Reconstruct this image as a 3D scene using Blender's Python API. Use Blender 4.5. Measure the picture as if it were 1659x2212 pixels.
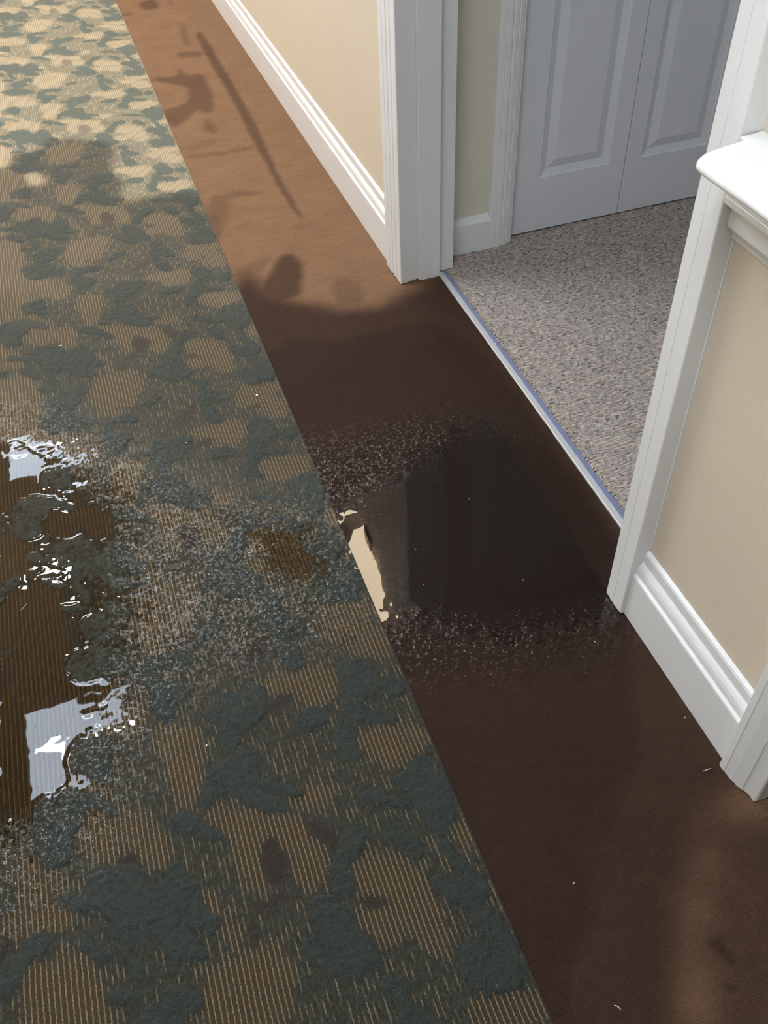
import bpy, math, random
import numpy as np
from mathutils import Matrix, Vector

for o in list(bpy.data.objects):
    bpy.data.objects.remove(o, do_unlink=True)
S = bpy.context.scene
C = S.collection

# ------------------------------------------------------------------ camera
# world: X towards the side room, Y along the hall, Z up; the photo is 1659 x 2212
FPX, CX, CY, CAMH = 1928.56, 829.5, 1106.0, 1.40


def _ray(p):
    return np.array([p[0] - CX, p[1] - CY, FPX], float)


def _basis(vp_hall, vp_down):
    d = _ray(vp_down); d /= np.linalg.norm(d)
    y = _ray(vp_hall); y -= d * (y @ d); y /= np.linalg.norm(y)
    z = -d
    return np.array([np.cross(y, z), y, z])


RB = _basis((-110.5, -841.73), (927.27, 2968.39))


def ground(px, py, z=0.0):
    """photo pixel -> point on the horizontal plane at height z"""
    r = RB @ _ray((px, py))
    t = (z - CAMH) / r[2]
    return r[0] * t, r[1] * t


cam_d = bpy.data.cameras.new('camera')
cam = bpy.data.objects.new('camera', cam_d)
C.objects.link(cam)
m = Matrix.Identity(4)
for i in range(3):
    m[i][0], m[i][1], m[i][2] = RB[i][0], -RB[i][1], -RB[i][2]
m[2][3] = CAMH
cam.matrix_world = m
cam_d.sensor_fit = 'HORIZONTAL'
cam_d.sensor_width = 36.0
cam_d.lens = 36.0 * FPX / 1659.0
cam_d.clip_start = 0.02
S.camera = cam

# ------------------------------------------------------------------ world, exposure
w = bpy.data.worlds.new('world')
S.world = w
w.use_nodes = True
w.node_tree.nodes['Background'].inputs[0].default_value = (0.5, 0.55, 0.65, 1)
w.node_tree.nodes['Background'].inputs[1].default_value = 0.15
S.view_settings.view_transform = 'Standard'
S.view_settings.look = 'None'
S.view_settings.exposure = 0.32
S.view_settings.gamma = 1.0
S.view_settings.use_curve_mapping = False

L_TROFFER = 11.0      # radiance of the cool ceiling diffusers
L_SCONCE = 18.0       # radiance of the warm wall lamps

# ------------------------------------------------------------------ helpers
rng = np.random.default_rng(7)
random.seed(7)


def srgb(r, g, b):
    f = lambda c: (c / 12.92) if c <= 0.04045 else ((c + 0.055) / 1.055) ** 2.4
    return (f(r / 255), f(g / 255), f(b / 255), 1.0)


class NT:
    """tiny node-tree builder"""
    def __init__(self, name):
        self.m = bpy.data.materials.new(name)
        self.m.use_nodes = True
        self.t = self.m.node_tree
        self.t.nodes.clear()
        self.out = self.t.nodes.new('ShaderNodeOutputMaterial')

    def n(self, typ, ins=None, **props):
        nd = self.t.nodes.new(typ)
        for k, v in props.items():
            setattr(nd, k, v)
        for k, v in (ins or {}).items():
            self.set(nd.inputs[k], v)
        return nd

    def set(self, sock, v):
        if isinstance(v, bpy.types.NodeSocket):
            self.t.links.new(v, sock)
        else:
            if isinstance(v, tuple) and sock.type == 'VECTOR':
                v = v[:3]
            sock.default_value = v

    def math(self, op, a, b=None, c=None, clamp=False):
        nd = self.n('ShaderNodeMath', operation=op, use_clamp=clamp)
        self.set(nd.inputs[0], a)
        if b is not None: self.set(nd.inputs[1], b)
        if c is not None: self.set(nd.inputs[2], c)
        return nd.outputs[0]

    def mix(self, f, a, b, blend='MIX'):
        nd = self.n('ShaderNodeMix', data_type='RGBA', blend_type=blend)
        self.set(nd.inputs[0], f)
        self.set(nd.inputs[6], a)
        self.set(nd.inputs[7], b)
        return nd.outputs[2]

    def smooth(self, v, lo, hi):
        nd = self.n('ShaderNodeMapRange', interpolation_type='SMOOTHSTEP')
        self.set(nd.inputs[0], v)
        nd.inputs[1].default_value, nd.inputs[2].default_value = lo, hi
        return nd.outputs[0]

    def attr(self, name):
        return self.n('ShaderNodeAttribute', attribute_name=name).outputs['Fac']

    def pos(self):
        return self.n('ShaderNodeTexCoord').outputs['Object']

    def scaled(self, vec, s):
        return self.n('ShaderNodeVectorMath', {0: vec, 1: s}, operation='MULTIPLY').outputs[0]

    def noise(self, vec, scale, detail=2.0, rough=0.5):
        return self.n('ShaderNodeTexNoise', {'Vector': vec, 'Scale': scale, 'Detail': detail,
                                             'Roughness': rough}).outputs['Fac']

    def bump(self, h, strength, dist):
        return self.n('ShaderNodeBump', {'Height': h, 'Strength': strength, 'Distance': dist}).outputs[0]

    def principled(self, **ins):
        p = self.n('ShaderNodeBsdfPrincipled', {k.replace('_', ' '): v for k, v in ins.items()})
        self.t.links.new(p.outputs[0], self.out.inputs[0])
        return p


def plain(name, col, rough=0.5, spec=0.5, noise_amt=0.0, noise_scale=60, bump=0.0, bump_scale=200, bdist=0.001,
          metal=0.0):
    t = NT(name)
    base = col
    p = t.pos()
    if noise_amt:
        f = t.noise(p, noise_scale, 3)
        dark = tuple(c * (1 - noise_amt) for c in col[:3]) + (1,)
        base = t.mix(f, col, dark)
    kw = dict(Base_Color=base, Roughness=rough, Metallic=metal)
    kw['Specular_IOR_Level'] = spec
    if bump:
        kw['Normal'] = t.bump(t.noise(p, bump_scale, 3), bump, bdist)
    t.principled(**kw)
    return t.m


def emit(name, col, strength):
    t = NT(name)
    e = t.n('ShaderNodeEmission', {'Color': col, 'Strength': strength})
    t.t.links.new(e.outputs[0], t.out.inputs[0])
    return t.m


def tag(o, label=None, cat=None, group=None, kind=None):
    if label: o['label'] = label
    if cat: o['category'] = cat
    if group: o['group'] = group
    if kind: o['kind'] = kind
    return o


def empty(name, loc=(0, 0, 0)):
    o = bpy.data.objects.new(name, None)
    C.objects.link(o)
    o.location = loc
    o.empty_display_size = 0.05
    return o


def child(o, parent):
    """parent while keeping world-space mesh coordinates"""
    o.parent = parent
    o.matrix_parent_inverse = Matrix.Translation(parent.location).inverted()
    return o


class MB:
    """collects faces in world coordinates and links them as ONE mesh object"""
    def __init__(self):
        self.v, self.f = [], []

    def box(self, x0, x1, y0, y1, z0, z1):
        n = len(self.v)
        self.v += [(x0, y0, z0), (x1, y0, z0), (x1, y1, z0), (x0, y1, z0),
                   (x0, y0, z1), (x1, y0, z1), (x1, y1, z1), (x0, y1, z1)]
        self.f += [tuple(n + i for i in q) for q in
                   ((0, 3, 2, 1), (4, 5, 6, 7), (0, 1, 5, 4), (1, 2, 6, 5), (2, 3, 7, 6), (3, 0, 4, 7))]
        return self

    def sweep(self, pts, fn, t0, t1):
        """closed 2-D profile pts swept from t0 to t1; fn(a, b, t) -> xyz"""
        n, k = len(self.v), len(pts)
        self.v += [fn(a, b, t0) for a, b in pts] + [fn(a, b, t1) for a, b in pts]
        for i in range(k):
            j = (i + 1) % k
            self.f.append((n + i, n + j, n + k + j, n + k + i))
        self.f.append(tuple(n + i for i in range(k - 1, -1, -1)))
        self.f.append(tuple(n + k + i for i in range(k)))
        return self

    def raw(self, v, f):
        n = len(self.v)
        self.v += v
        self.f += [tuple(n + i for i in q) for q in f]
        return self

    def build(self, name, mat, parent=None, bevel=0.0, smooth=False, segs=2):
        me = bpy.data.meshes.new(name)
        me.from_pydata(self.v, [], self.f)
        import bmesh
        bm = bmesh.new(); bm.from_mesh(me)
        bmesh.ops.recalc_face_normals(bm, faces=bm.faces)
        bm.to_mesh(me); bm.free()
        if mat: me.materials.append(mat)
        o = bpy.data.objects.new(name, me)
        C.objects.link(o)
        if smooth:
            for p in me.polygons: p.use_smooth = True
        if bevel:
            b = o.modifiers.new('bevel', 'BEVEL')
            b.width = bevel; b.segments = segs; b.limit_method = 'ANGLE'; b.angle_limit = math.radians(30)
        if parent: child(o, parent)
        return o


def grid_mesh(name, xs, ys, Z, mat, attrs=None, keep=None):
    nx, ny = len(xs), len(ys)
    X, Y = np.meshgrid(xs, ys)
    co = np.stack([X, Y, Z], -1).reshape(-1, 3).astype(np.float32)
    i = np.arange(nx * ny).reshape(ny, nx)
    q = np.stack([i[:-1, :-1], i[:-1, 1:], i[1:, 1:], i[1:, :-1]], -1).reshape(-1, 4)
    if keep is not None:
        xc = (xs[1:] + xs[:-1]) / 2; yc = (ys[1:] + ys[:-1]) / 2
        XC, YC = np.meshgrid(xc, yc)
        q = q[keep(XC, YC).reshape(-1)]
    me = bpy.data.meshes.new(name)
    me.vertices.add(len(co)); me.vertices.foreach_set('co', co.ravel())
    me.loops.add(q.size); me.loops.foreach_set('vertex_index', q.ravel().astype(np.int32))
    me.polygons.add(len(q))
    me.polygons.foreach_set('loop_start', np.arange(0, q.size, 4, dtype=np.int32))
    me.polygons.foreach_set('loop_total', np.full(len(q), 4, np.int32))
    me.polygons.foreach_set('use_smooth', np.ones(len(q), bool))
    me.update(calc_edges=True)
    for k, a in (attrs or {}).items():
        at = me.attributes.new(k, 'FLOAT', 'POINT')
        at.data.foreach_set('value', a.reshape(-1).astype(np.float32))
    me.materials.append(mat)
    o = bpy.data.objects.new(name, me)
    C.objects.link(o)
    return o


def lattice_noise(X, Y, sx, sy, seed):
    """smooth value noise in 0..1 with cell size sx, sy"""
    r = np.random.default_rng(seed)
    N = 512
    tab = r.random((N, N))
    u, v = X / sx + 37.3, Y / sy + 91.7
    iu, iv = np.floor(u).astype(int), np.floor(v).astype(int)
    fu, fv = u - iu, v - iv
    fu = fu * fu * (3 - 2 * fu); fv = fv * fv * (3 - 2 * fv)
    a = tab[iv % N, iu % N]; b = tab[iv % N, (iu + 1) % N]
    c = tab[(iv + 1) % N, iu % N]; d = tab[(iv + 1) % N, (iu + 1) % N]
    return (a * (1 - fu) + b * fu) * (1 - fv) + (c * (1 - fu) + d * fu) * fv


def chaikin(p, n=2):
    p = np.asarray(p, float)
    for _ in range(n):
        q = np.roll(p, -1, 0)
        p = np.stack([.75 * p + .25 * q, .25 * p + .75 * q], 1).reshape(-1, 2)
    return p


def inside(poly, X, Y):
    """even-odd test of points in a polygon"""
    r = np.zeros(X.shape, bool)
    n = len(poly)
    for i in range(n):
        x0, y0 = poly[i]; x1, y1 = poly[(i + 1) % n]
        if y0 == y1: continue
        c = (Y > min(y0, y1)) & (Y <= max(y0, y1))
        r ^= c & (X < (x1 - x0) * (Y - y0) / (y1 - y0) + x0)
    return r


def blur(a, r, wrap=False):
    md = 'wrap' if wrap else 'edge'
    for ax in (0, 1):
        for _ in range(2):
            pad = [(0, 0), (0, 0)]; pad[ax] = (r + 1, r)
            c = np.cumsum(np.pad(a, pad, mode=md), ax)
            n = a.shape[ax]
            hi = np.take(c, np.arange(2 * r + 1, n + 2 * r + 1), ax)
            lo = np.take(c, np.arange(0, n), ax)
            a = (hi - lo) / (2 * r + 1)
    return a


def sstep(v, lo, hi):
    t = np.clip((v - lo) / (hi - lo), 0, 1)
    return t * t * (3 - 2 * t)


class Raster:
    """floor-space map on a regular grid, painted with photo-space outlines"""
    def __init__(self, x0, x1, y0, y1, step):
        self.x0, self.y0, self.s = x0, y0, step
        self.xs = np.arange(x0, x1, step); self.ys = np.arange(y0, y1, step)
        self.X, self.Y = np.meshgrid(self.xs, self.ys)
        self.a = np.zeros(self.X.shape)

    def paint(self, px, val, soft=2, mode='max', jag=0.0, seed=1):
        g = chaikin([ground(*p) for p in px], 2)
        X, Y = self.X, self.Y
        if jag:
            X = X + (lattice_noise(X, Y, .03, .03, seed) - .5) * jag + (lattice_noise(X, Y, .008, .008, seed + 5) - .5) * jag * .5
            Y = Y + (lattice_noise(X, Y, .03, .03, seed + 9) - .5) * jag * 1.5
        k = blur(inside(g, X, Y).astype(float), soft)
        if mode == 'max': self.a = np.maximum(self.a, k * val)
        else: self.a = self.a * (1 - k) + val * k

    def sample(self, X, Y):
        u = np.clip((X - self.x0) / self.s, 0, len(self.xs) - 1.001)
        v = np.clip((Y - self.y0) / self.s, 0, len(self.ys) - 1.001)
        iu, iv = u.astype(int), v.astype(int); fu, fv = u - iu, v - iv
        a = self.a
        return (a[iv, iu] * (1 - fu) + a[iv, iu + 1] * fu) * (1 - fv) + (a[iv + 1, iu] * (1 - fu) + a[iv + 1, iu + 1] * fu) * fv


def P(s):
    """'x,y x,y' -> points"""
    return [tuple(float(c) for c in q.split(',')) for q in s.split()]


# ------------------------------------------------------------------ key dimensions (metres)
X_EDGE = 0.289          # seam between patterned carpet and brown border
X_BB = 0.7365           # front of the baseboards
X_WALL = 0.759          # hall wall face
X_BACK = 0.900          # room side of the hall wall
X_LEFT = -1.64          # opposite hall wall
Y0, Y1 = -3.0, 9.0      # hall ends
ZC = 2.44               # ceiling
ZD = 2.06               # door head
D1A, D1B = 0.925, 2.140     # doorway with the threshold
D2A, D2B = -0.46, 0.4537    # next doorway, nearer the viewer
Y_ROOM = 2.235          # side-room wall that holds the closet
X_ROOM = 3.4

# ------------------------------------------------------------------ materials
def paint_wall(name, col):
    t = NT(name)
    p = t.pos()
    h = t.math('ADD', t.noise(p, 130, 2), t.math('MULTIPLY', t.noise(p, 420, 2), .4))
    c = t.mix(t.noise(p, 3, 2), col, tuple(v * .95 for v in col[:3]) + (1,))
    t.principled(Base_Color=c, Roughness=.62, Specular_IOR_Level=.35, Normal=t.bump(h, .35, .0012))
    return t.m


M_WALL = paint_wall('tan_wall_paint', srgb(222, 208, 187))
M_WALLROOM = paint_wall('cream_wall_paint', srgb(224, 219, 200))
M_CEIL = paint_wall('ceiling_paint', srgb(232, 230, 224))
M_TRIM = plain('white_gloss_paint', srgb(236, 237, 236), .30, .5, .03, 8, .12, 90, .0006)
M_DOOR = plain('white_door_paint', srgb(222, 225, 231), .38, .5, .02, 6, .12, 300, .0004)
M_LEDGE = plain('white_ledge_enamel', srgb(242, 243, 240), .25, .5, .02, 8)
M_SLAB = plain('concrete_slab', srgb(70, 66, 60), .9, .2, .3, 20)
M_DARK = plain('dark_hardware', srgb(25, 24, 23), .6)
M_METAL = plain('brushed_aluminium', srgb(228, 230, 232), .42, .5, .08, 90, .15, 300, .0003, metal=.45)
M_BLUE = plain('blue_grey_metal_flange', srgb(164, 172, 212), .30, .5, .12, 40, .1, 120, .0003, metal=.5)
M_NAIL = plain('bright_nail_head', srgb(225, 228, 235), .12, .6, metal=1.0)
M_PAPER = plain('white_scrap', srgb(245, 244, 236), .8, .3, .1, 900)
M_FIBER = plain('pale_lint', srgb(205, 190, 176), .9, .2)
M_DIFF = emit('cool_diffuser', (0.84, 0.96, 1.11, 1), L_TROFFER)
M_TUBE = emit('fluorescent_tube', (0.90, 0.98, 1.08, 1), L_TROFFER * 5.0)
M_SPOT = emit('downlight_lens', (0.86, 0.90, 1.0, 1), 60.0)
M_SHADE = emit('warm_glass_shade', (1.0, 0.80, 0.56, 1), L_SCONCE)
M_FRAME = plain('white_metal_frame', srgb(228, 228, 226), .4)
M_BRONZE = plain('bronze_metal', srgb(96, 74, 52), .35, .5, .1, 60, metal=.8)


def mat_pattern():
    t = NT('patterned_loop_carpet')
    p = t.pos()
    sep = t.n('ShaderNodeSeparateXYZ', {0: p})
    x, y = sep.outputs[0], sep.outputs[1]
    T, Mo, B, W = t.attr('leaf'), t.attr('mottle'), t.attr('brownleaf'), t.attr('wet')
    # wavy light cords along the hall
    ph = t.math('MULTIPLY', y, 2 * math.pi / .0105)
    ph = t.math('ADD', ph, t.math('MULTIPLY', t.noise(p, 90, 1), 9.0))
    xw = t.math('ADD', x, t.math('MULTIPLY', t.math('SINE', ph), .00032))
    xw = t.math('ADD', xw, t.math('MULTIPLY', t.noise(p, 9, 1), .004))
    s = t.math('FRACT', t.math('DIVIDE', xw, .0083))
    tri = t.math('ABSOLUTE', t.math('SUBTRACT', s, .5))
    cord = t.smooth(tri, .20, .08)
    nb = t.noise(t.scaled(p, (125, 34, 1)), 1.0, 2)
    cover = t.math('ADD', t.math('MULTIPLY', T, 1.3), t.math('MULTIPLY', Mo, .68))
    cover = t.math('ADD', cover, t.math('MULTIPLY', B, .6))
    vis = t.math('ADD', t.math('SUBTRACT', 1.0, cover), t.math('MULTIPLY', t.math('SUBTRACT', nb, .5), 1.9))
    vis = t.smooth(vis, .25, .55)
    cv = t.math('MULTIPLY', cord, vis)
    g1 = t.mix(t.noise(p, 14, 2), srgb(132, 108, 76), srgb(118, 97, 70))
    mt = t.mix(t.smooth(t.noise(t.scaled(p, (190, 90, 1)), 1.0, 2), .35, .65), srgb(84, 86, 75), srgb(112, 116, 103))
    col = t.mix(t.math('MULTIPLY', Mo, .92, clamp=True), g1, mt)
    col = t.mix(t.math('MULTIPLY', B, .95, clamp=True), col, srgb(92, 78, 70))
    tl = t.mix(t.noise(p, 60, 3), srgb(92, 104, 98), srgb(108, 119, 113))
    col = t.mix(cv, col, t.mix(t.noise(p, 300, 2), srgb(206, 188, 150), srgb(232, 215, 180)))
    Ta = t.math('ADD', T, t.math('MULTIPLY', Mo, .20))
    Tn = t.math('ADD', t.math('MULTIPLY', t.math('SUBTRACT', t.noise(p, 220, 3, .7), .5), 1.4), t.math('MULTIPLY', t.math('SUBTRACT', t.noise(t.scaled(p, (55, 80, 1)), 1.0, 2), .5), 1.0))
    Ts = t.smooth(t.math('ADD', Ta, Tn), .22, .78)
    tv = t.math('MULTIPLY', t.math('MULTIPLY', cord, t.smooth(nb, .64, .72)), .6)
    tl = t.mix(tv, tl, srgb(196, 190, 160))
    col = t.mix(Ts, col, tl)
    yarn = t.smooth(t.noise(t.scaled(p, (460, 320, 1)), 1.0, 3, .7), .32, .68)
    col = t.mix(yarn, t.mix(1.0, col, (.52, .52, .52, 1), 'MULTIPLY'), t.mix(1.0, col, (1.36, 1.36, 1.36, 1), 'MULTIPLY'))
    # dry carpet is bleached-looking, soaked carpet is darker and more saturated
    dry = t.mix(t.math('SUBTRACT', .46, t.math('ADD', t.math('MULTIPLY', Ts, .20), t.math('MULTIPLY', Mo, .18))), col, srgb(226, 212, 184))
    gm = t.n('ShaderNodeGamma', {0: col, 1: 1.12}).outputs[0]
    wet = t.mix(1.0, gm, (.36, .355, .34, 1), 'MULTIPLY')
    deep = t.attr('deep')
    wet = t.mix(deep, wet, t.mix(1.0, gm, (.26, .21, .11, 1), 'MULTIPLY'))
    base = t.mix(W, dry, wet)
    pile = t.noise(p, 520, 3, .7)
    h = t.math('ADD', t.math('MULTIPLY', cv, .5), t.math('MULTIPLY', pile, 1.1))
    nrm = t.bump(h, 1.0, .0030)
    rough = t.math('SUBTRACT', .95, t.math('MULTIPLY', W, .50))
    rough = t.math('SUBTRACT', rough, t.math('MULTIPLY', t.attr('sheen'), .30))
    spec = t.math('ADD', .08, t.math('MULTIPLY', W, .34))
    cw = t.math('MULTIPLY', t.attr('sheen'), t.smooth(t.noise(p, 150, 2), .50, .56))
    cn = t.bump(t.noise(p, 190, 1, .5), 1.0, .0022)
    t.principled(Base_Color=base, Roughness=rough, Specular_IOR_Level=spec, Normal=nrm, Coat_Weight=cw, Coat_Roughness=.035,
                 Coat_Normal=cn, Coat_IOR=1.45)
    return t.m


def mat_border():
    t = NT('brown_border_carpet')
    p = t.pos()
    W = t.attr('wet')
    n1 = t.noise(p, 7, 4, .6)
    n2 = t.noise(t.scaled(p, (14, 60, 1)), 1.0, 3)
    dry = t.mix(n1, srgb(143, 113, 88), srgb(120, 92, 70))
    dry = t.mix(t.math('MULTIPLY', t.smooth(n2, .5, .75), .35), dry, srgb(114, 82, 60))
    wet = t.mix(n1, srgb(59, 41, 33), srgb(50, 35, 28))
    Wn = t.math('ADD', W, t.math('MULTIPLY', t.math('SUBTRACT', t.noise(p, 45, 4, .65), .5), .12), clamp=True)
    wet = t.mix(t.attr('soaked'), wet, srgb(44, 30, 24))
    base = t.mix(Wn, dry, wet)
    yarn = t.noise(p, 620, 3, .65)
    base = t.mix(t.smooth(yarn, .3, .7), t.mix(1.0, base, (.68, .68, .68, 1), 'MULTIPLY'), t.mix(1.0, base, (1.22, 1.22, 1.22, 1), 'MULTIPLY'))
    rib = t.n('ShaderNodeTexWave', {'Vector': p, 'Scale': 75.0, 'Distortion': 2.5, 'Detail': 2.0, 'Detail Scale': 2.0},
              bands_direction='Y').outputs['Fac']
    h = t.math('ADD', t.math('MULTIPLY', rib, .25), t.noise(p, 560, 3, .7))
    nrm = t.bump(h, .75, .0016)
    rough = t.math('SUBTRACT', .95, t.math('MULTIPLY', W, .25))
    spec = t.math('ADD', .05, t.math('MULTIPLY', W, .05))
    cw = t.math('MULTIPLY', t.attr('sheen'), t.smooth(t.noise(p, 150, 2), .50, .56))
    cn = t.bump(t.noise(p, 190, 1, .5), 1.0, .0022)
    t.principled(Base_Color=base, Roughness=rough, Specular_IOR_Level=spec, Normal=nrm, Coat_Weight=cw, Coat_Roughness=.035,
                 Coat_Normal=cn, Coat_IOR=1.45)
    return t.m


def mat_room():
    t = NT('beige_flecked_carpet')
    p = t.pos()
    n1 = t.smooth(t.noise(t.scaled(p, (95, 210, 1)), 1.0, 2, .6), .36, .62)
    n2 = t.smooth(t.noise(t.scaled(p, (48, 100, 1)), 1.6, 3, .6), .54, .64)
    c = t.mix(n1, srgb(186, 173, 164), srgb(222, 210, 200))
    c = t.mix(t.math('MULTIPLY', n2, .92), c, srgb(112, 101, 95))
    c = t.mix(t.math('MULTIPLY', t.attr('low'), .75), c, srgb(118, 107, 101))
    h = t.noise(p, 420, 3, .7)
    t.principled(Base_Color=c, Roughness=.95, Specular_IOR_Level=.1, Normal=t.bump(h, .9, .002))
    return t.m


def mat_water(name, tint):
    t = NT(name)
    p = t.pos()
    h = t.math('ADD', t.noise(p, 12, 2), t.math('MULTIPLY', t.noise(p, 60, 2), .12))
    nrm = t.bump(h, .04, .0012)
    gl = t.n('ShaderNodeBsdfGlossy', {'Color': (1, 1, 1, 1), 'Roughness': .012, 'Normal': nrm})
    tr = t.n('ShaderNodeBsdfTransparent', {'Color': tint})
    fr = t.n('ShaderNodeFresnel', {'IOR': 1.36, 'Normal': nrm})
    mx = t.n('ShaderNodeMixShader', {0: fr.outputs[0], 1: tr.outputs[0], 2: gl.outputs[0]})
    t.t.links.new(mx.outputs[0], t.out.inputs[0])
    return t.m


M_PATTERN, M_BORDER, M_ROOMC = mat_pattern(), mat_border(), mat_room()
M_WATER = mat_water('puddle_water', (.78, .70, .58, 1))
M_WATER2 = mat_water('shallow_puddle_water', (.93, .91, .90, 1))

# ------------------------------------------------------------------ setting: slab, ceiling, walls
def struct(name, mb, mat, label, bevel=0.0):
    return tag(mb.build(name, mat, None, bevel), label, kind='structure')


struct('floor', MB().box(X_LEFT - .1, X_ROOM + .1, Y0, Y1, -.12, -.012), M_SLAB, 'concrete slab under the hall and side room carpets')
struct('ceiling', MB().box(X_LEFT - .1, X_ROOM + .1, Y0, Y1, ZC, ZC + .1), M_CEIL, 'white ceiling over the hall and side room')
struct('wall_right', MB().box(X_WALL, X_BACK, D1B + .02, Y1, 0, ZC), M_WALL, 'tan painted hall wall running away beyond the doorway')
struct('wall_pier', MB().box(X_WALL, X_BACK, D2B + .01, D1A - .01, 0, ZC), M_WALL, 'narrow tan wall between the two doorways carrying the ledge')
struct('wall_right_near', MB().box(X_WALL, X_BACK, Y0, D2A - .01, 0, ZC), M_WALL, 'tan hall wall beyond the nearer doorway')
struct('wall_head', MB().box(X_WALL, X_BACK, D1A - .01, D1B + .02, ZD + .02, ZC), M_WALL, 'tan wall over the side room doorway')
struct('wall_head_near', MB().box(X_WALL, X_BACK, D2A - .01, D2B + .01, ZD + .02, ZC), M_WALL, 'tan wall over the nearer doorway')
struct('wall_left', MB().box(X_LEFT - .1, X_LEFT, Y0, Y1, 0, ZC), M_WALL, 'tan hall wall opposite the doorways')
struct('wall_far', MB().box(X_LEFT, X_WALL, Y1 - .1, Y1, 0, ZC), M_WALL, 'tan wall closing the far end of the hall')
struct('wall_near', MB().box(X_LEFT, X_WALL, Y0, Y0 + .1, 0, ZC), M_WALL, 'tan wall closing the near end of the hall')
# side room: wall with the closet opening, back wall, right wall
CL0, CL1 = 1.116, 1.862           # closet opening
rw = MB()
rw.box(X_BACK, CL0 - .004, Y_ROOM, Y_ROOM + .12, 0, ZC)
rw.box(CL1 + .004, X_ROOM, Y_ROOM, Y_ROOM + .12, 0, ZC)
rw.box(CL0 - .004, CL1 + .004, Y_ROOM, Y_ROOM + .12, ZD, ZC)
struct('wall_room', rw, M_WALLROOM, 'cream side room wall with the closet opening')
struct('wall_room_end', MB().box(X_ROOM, X_ROOM + .1, -1.6, Y_ROOM + .8, 0, ZC), M_WALLROOM, 'cream far wall of the side room')
struct('wall_room_side', MB().box(X_BACK, X_ROOM, -1.7, -1.6, 0, ZC), M_WALLROOM, 'cream near wall of the side room')
struct('wall_partition', MB().box(X_BACK, X_ROOM, D2B + .03, D2B + .13, 0, ZC), M_WALLROOM, 'cream partition between the two side rooms')
struct('wall_closet', MB().box(CL0 - .1, CL1 + .1, Y_ROOM + .72, Y_ROOM + .78, 0, ZC), M_WALLROOM, 'back wall inside the closet')

# unseen framed glow added on the partition to brighten the closet door
M_FILL = emit('added_fill_glow', (0.66, 0.80, 1.0, 1), 0.8)
w1 = tag(empty('fill_panel', (2.6, D2B + .13, 1.4)), 'white framed glowing panel added out of view to brighten the side room', kind='structure')
yw = D2B + .131
MB().box(2.1, 3.1, yw, yw + .006, .9, 2.05).build('glow_pane', M_FILL, w1)
fw = MB()
for q in ((2.03, 2.1, .83, 2.12), (3.1, 3.17, .83, 2.12), (2.1, 3.1, .83, .9), (2.1, 3.1, 2.05, 2.12)):
    fw.box(q[0], q[1], yw, yw + .02, q[2], q[3])
fw.build('glow_frame', M_TRIM, w1)

# ------------------------------------------------------------------ trims
BB = [(0, .003), (.0225, .003), (.0225, .1135), (.0215, .1165), (.0172, .1195), (.0166, .1225), (.0172, .1245),
      (.0168, .130), (.0150, .1375), (.0118, .1435), (.0090, .1468), (.0078, .1486), (.0082, .1500), (.0078, .168),
      (.0060, .1725), (0, .176)]


def baseboard_x(y0, y1, name, label, xw=X_WALL, sgn=-1):
    mb = MB().sweep(BB, lambda a, b, t: (xw + sgn * a, t, b), y0, y1)
    return tag(mb.build(name, M_TRIM), label, kind='structure')


baseboard_x(2.2545, Y1 - .1, 'baseboard_right', 'white stepped baseboard running down the hall past the doorway')
baseboard_x(.530, .8700, 'baseboard_ledge', 'short white stepped baseboard under the wall ledge')
baseboard_x(Y0 + .1, D2A - .12, 'baseboard_near', 'white baseboard beyond the nearer doorway')
baseboard_x(Y0 + .1, Y1 - .1, 'baseboard_left', 'white baseboard along the opposite hall wall', X_LEFT, 1)
BR = [(0, .004), (.017, .004), (.017, .098), (.014, .103), (.007, .112), (0, .116)]
mb = MB().sweep(BR, lambda a, b, t: (t, Y_ROOM - a, b), X_BACK, 1.0405)
tag(mb.build('baseboard_room', M_TRIM), 'short white baseboard beside the closet casing', kind='structure')


def ragged_casing(mb, prof, z0, z1, seed, xy):
    """casing profile (list of plan points) swept upward with an uneven painted bottom edge"""
    r = random.Random(seed)
    k = len(prof)
    n = len(mb.v)
    dense = []
    for i in range(k):
        a, b = prof[i], prof[(i + 1) % k]
        d = math.dist(a, b); c = max(1, int(d / .005))
        dense += [(a[0] + (b[0] - a[0]) * j / c, a[1] + (b[1] - a[1]) * j / c) for j in range(c)]
    k = len(dense)
    mb.v += [(x, y, z0 + r.uniform(-.0005, .0035)) for x, y in dense] + [(x, y, z1) for x, y in dense]
    for i in range(k):
        j = (i + 1) % k
        mb.f.append((n + i, n + j, n + k + j, n + k + i))
    mb.f.append(tuple(n + i for i in range(k - 1, -1, -1)))
    mb.f.append(tuple(n + k + i for i in range(k)))


# far (left in the photo) casing and jamb of the side-room doorway
t1 = tag(empty('trim_1', (.78, 2.19, 0)), 'tall white profiled door casing and jamb at the far side of the doorway', kind='structure')
xf = .728
prof = [(X_WALL, 2.2554), (xf + .002, 2.2554), (xf, 2.2535), (xf, 2.2250), (xf + .0025, 2.2232), (xf + .0025, 2.2210),
        (xf, 2.2190), (xf + .001, 2.1995), (xf + .004, 2.1976), (xf + .002, 2.1950), (xf + .002, 2.1720),
        (xf + .0050, 2.1700), (xf + .0030, 2.1680), (xf + .0030, 2.1400), (xf + .005, 2.1375), (.786, 2.1375 + .006),
        (.786, 2.16), (X_WALL, 2.16)]
mb = MB(); ragged_casing(mb, prof, .004, ZD + .06, 1, None)
mb.build('casing', M_TRIM, t1)
mb = MB(); ragged_casing(mb, [(.7865, 2.1385), (.7885, 2.1368), (.8500, 2.1368), (.8520, 2.1385), (.852, 2.162), (.7865, 2.162)], .004, ZD, 2, None)
mb.build('door_stop', M_TRIM, t1)
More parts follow.
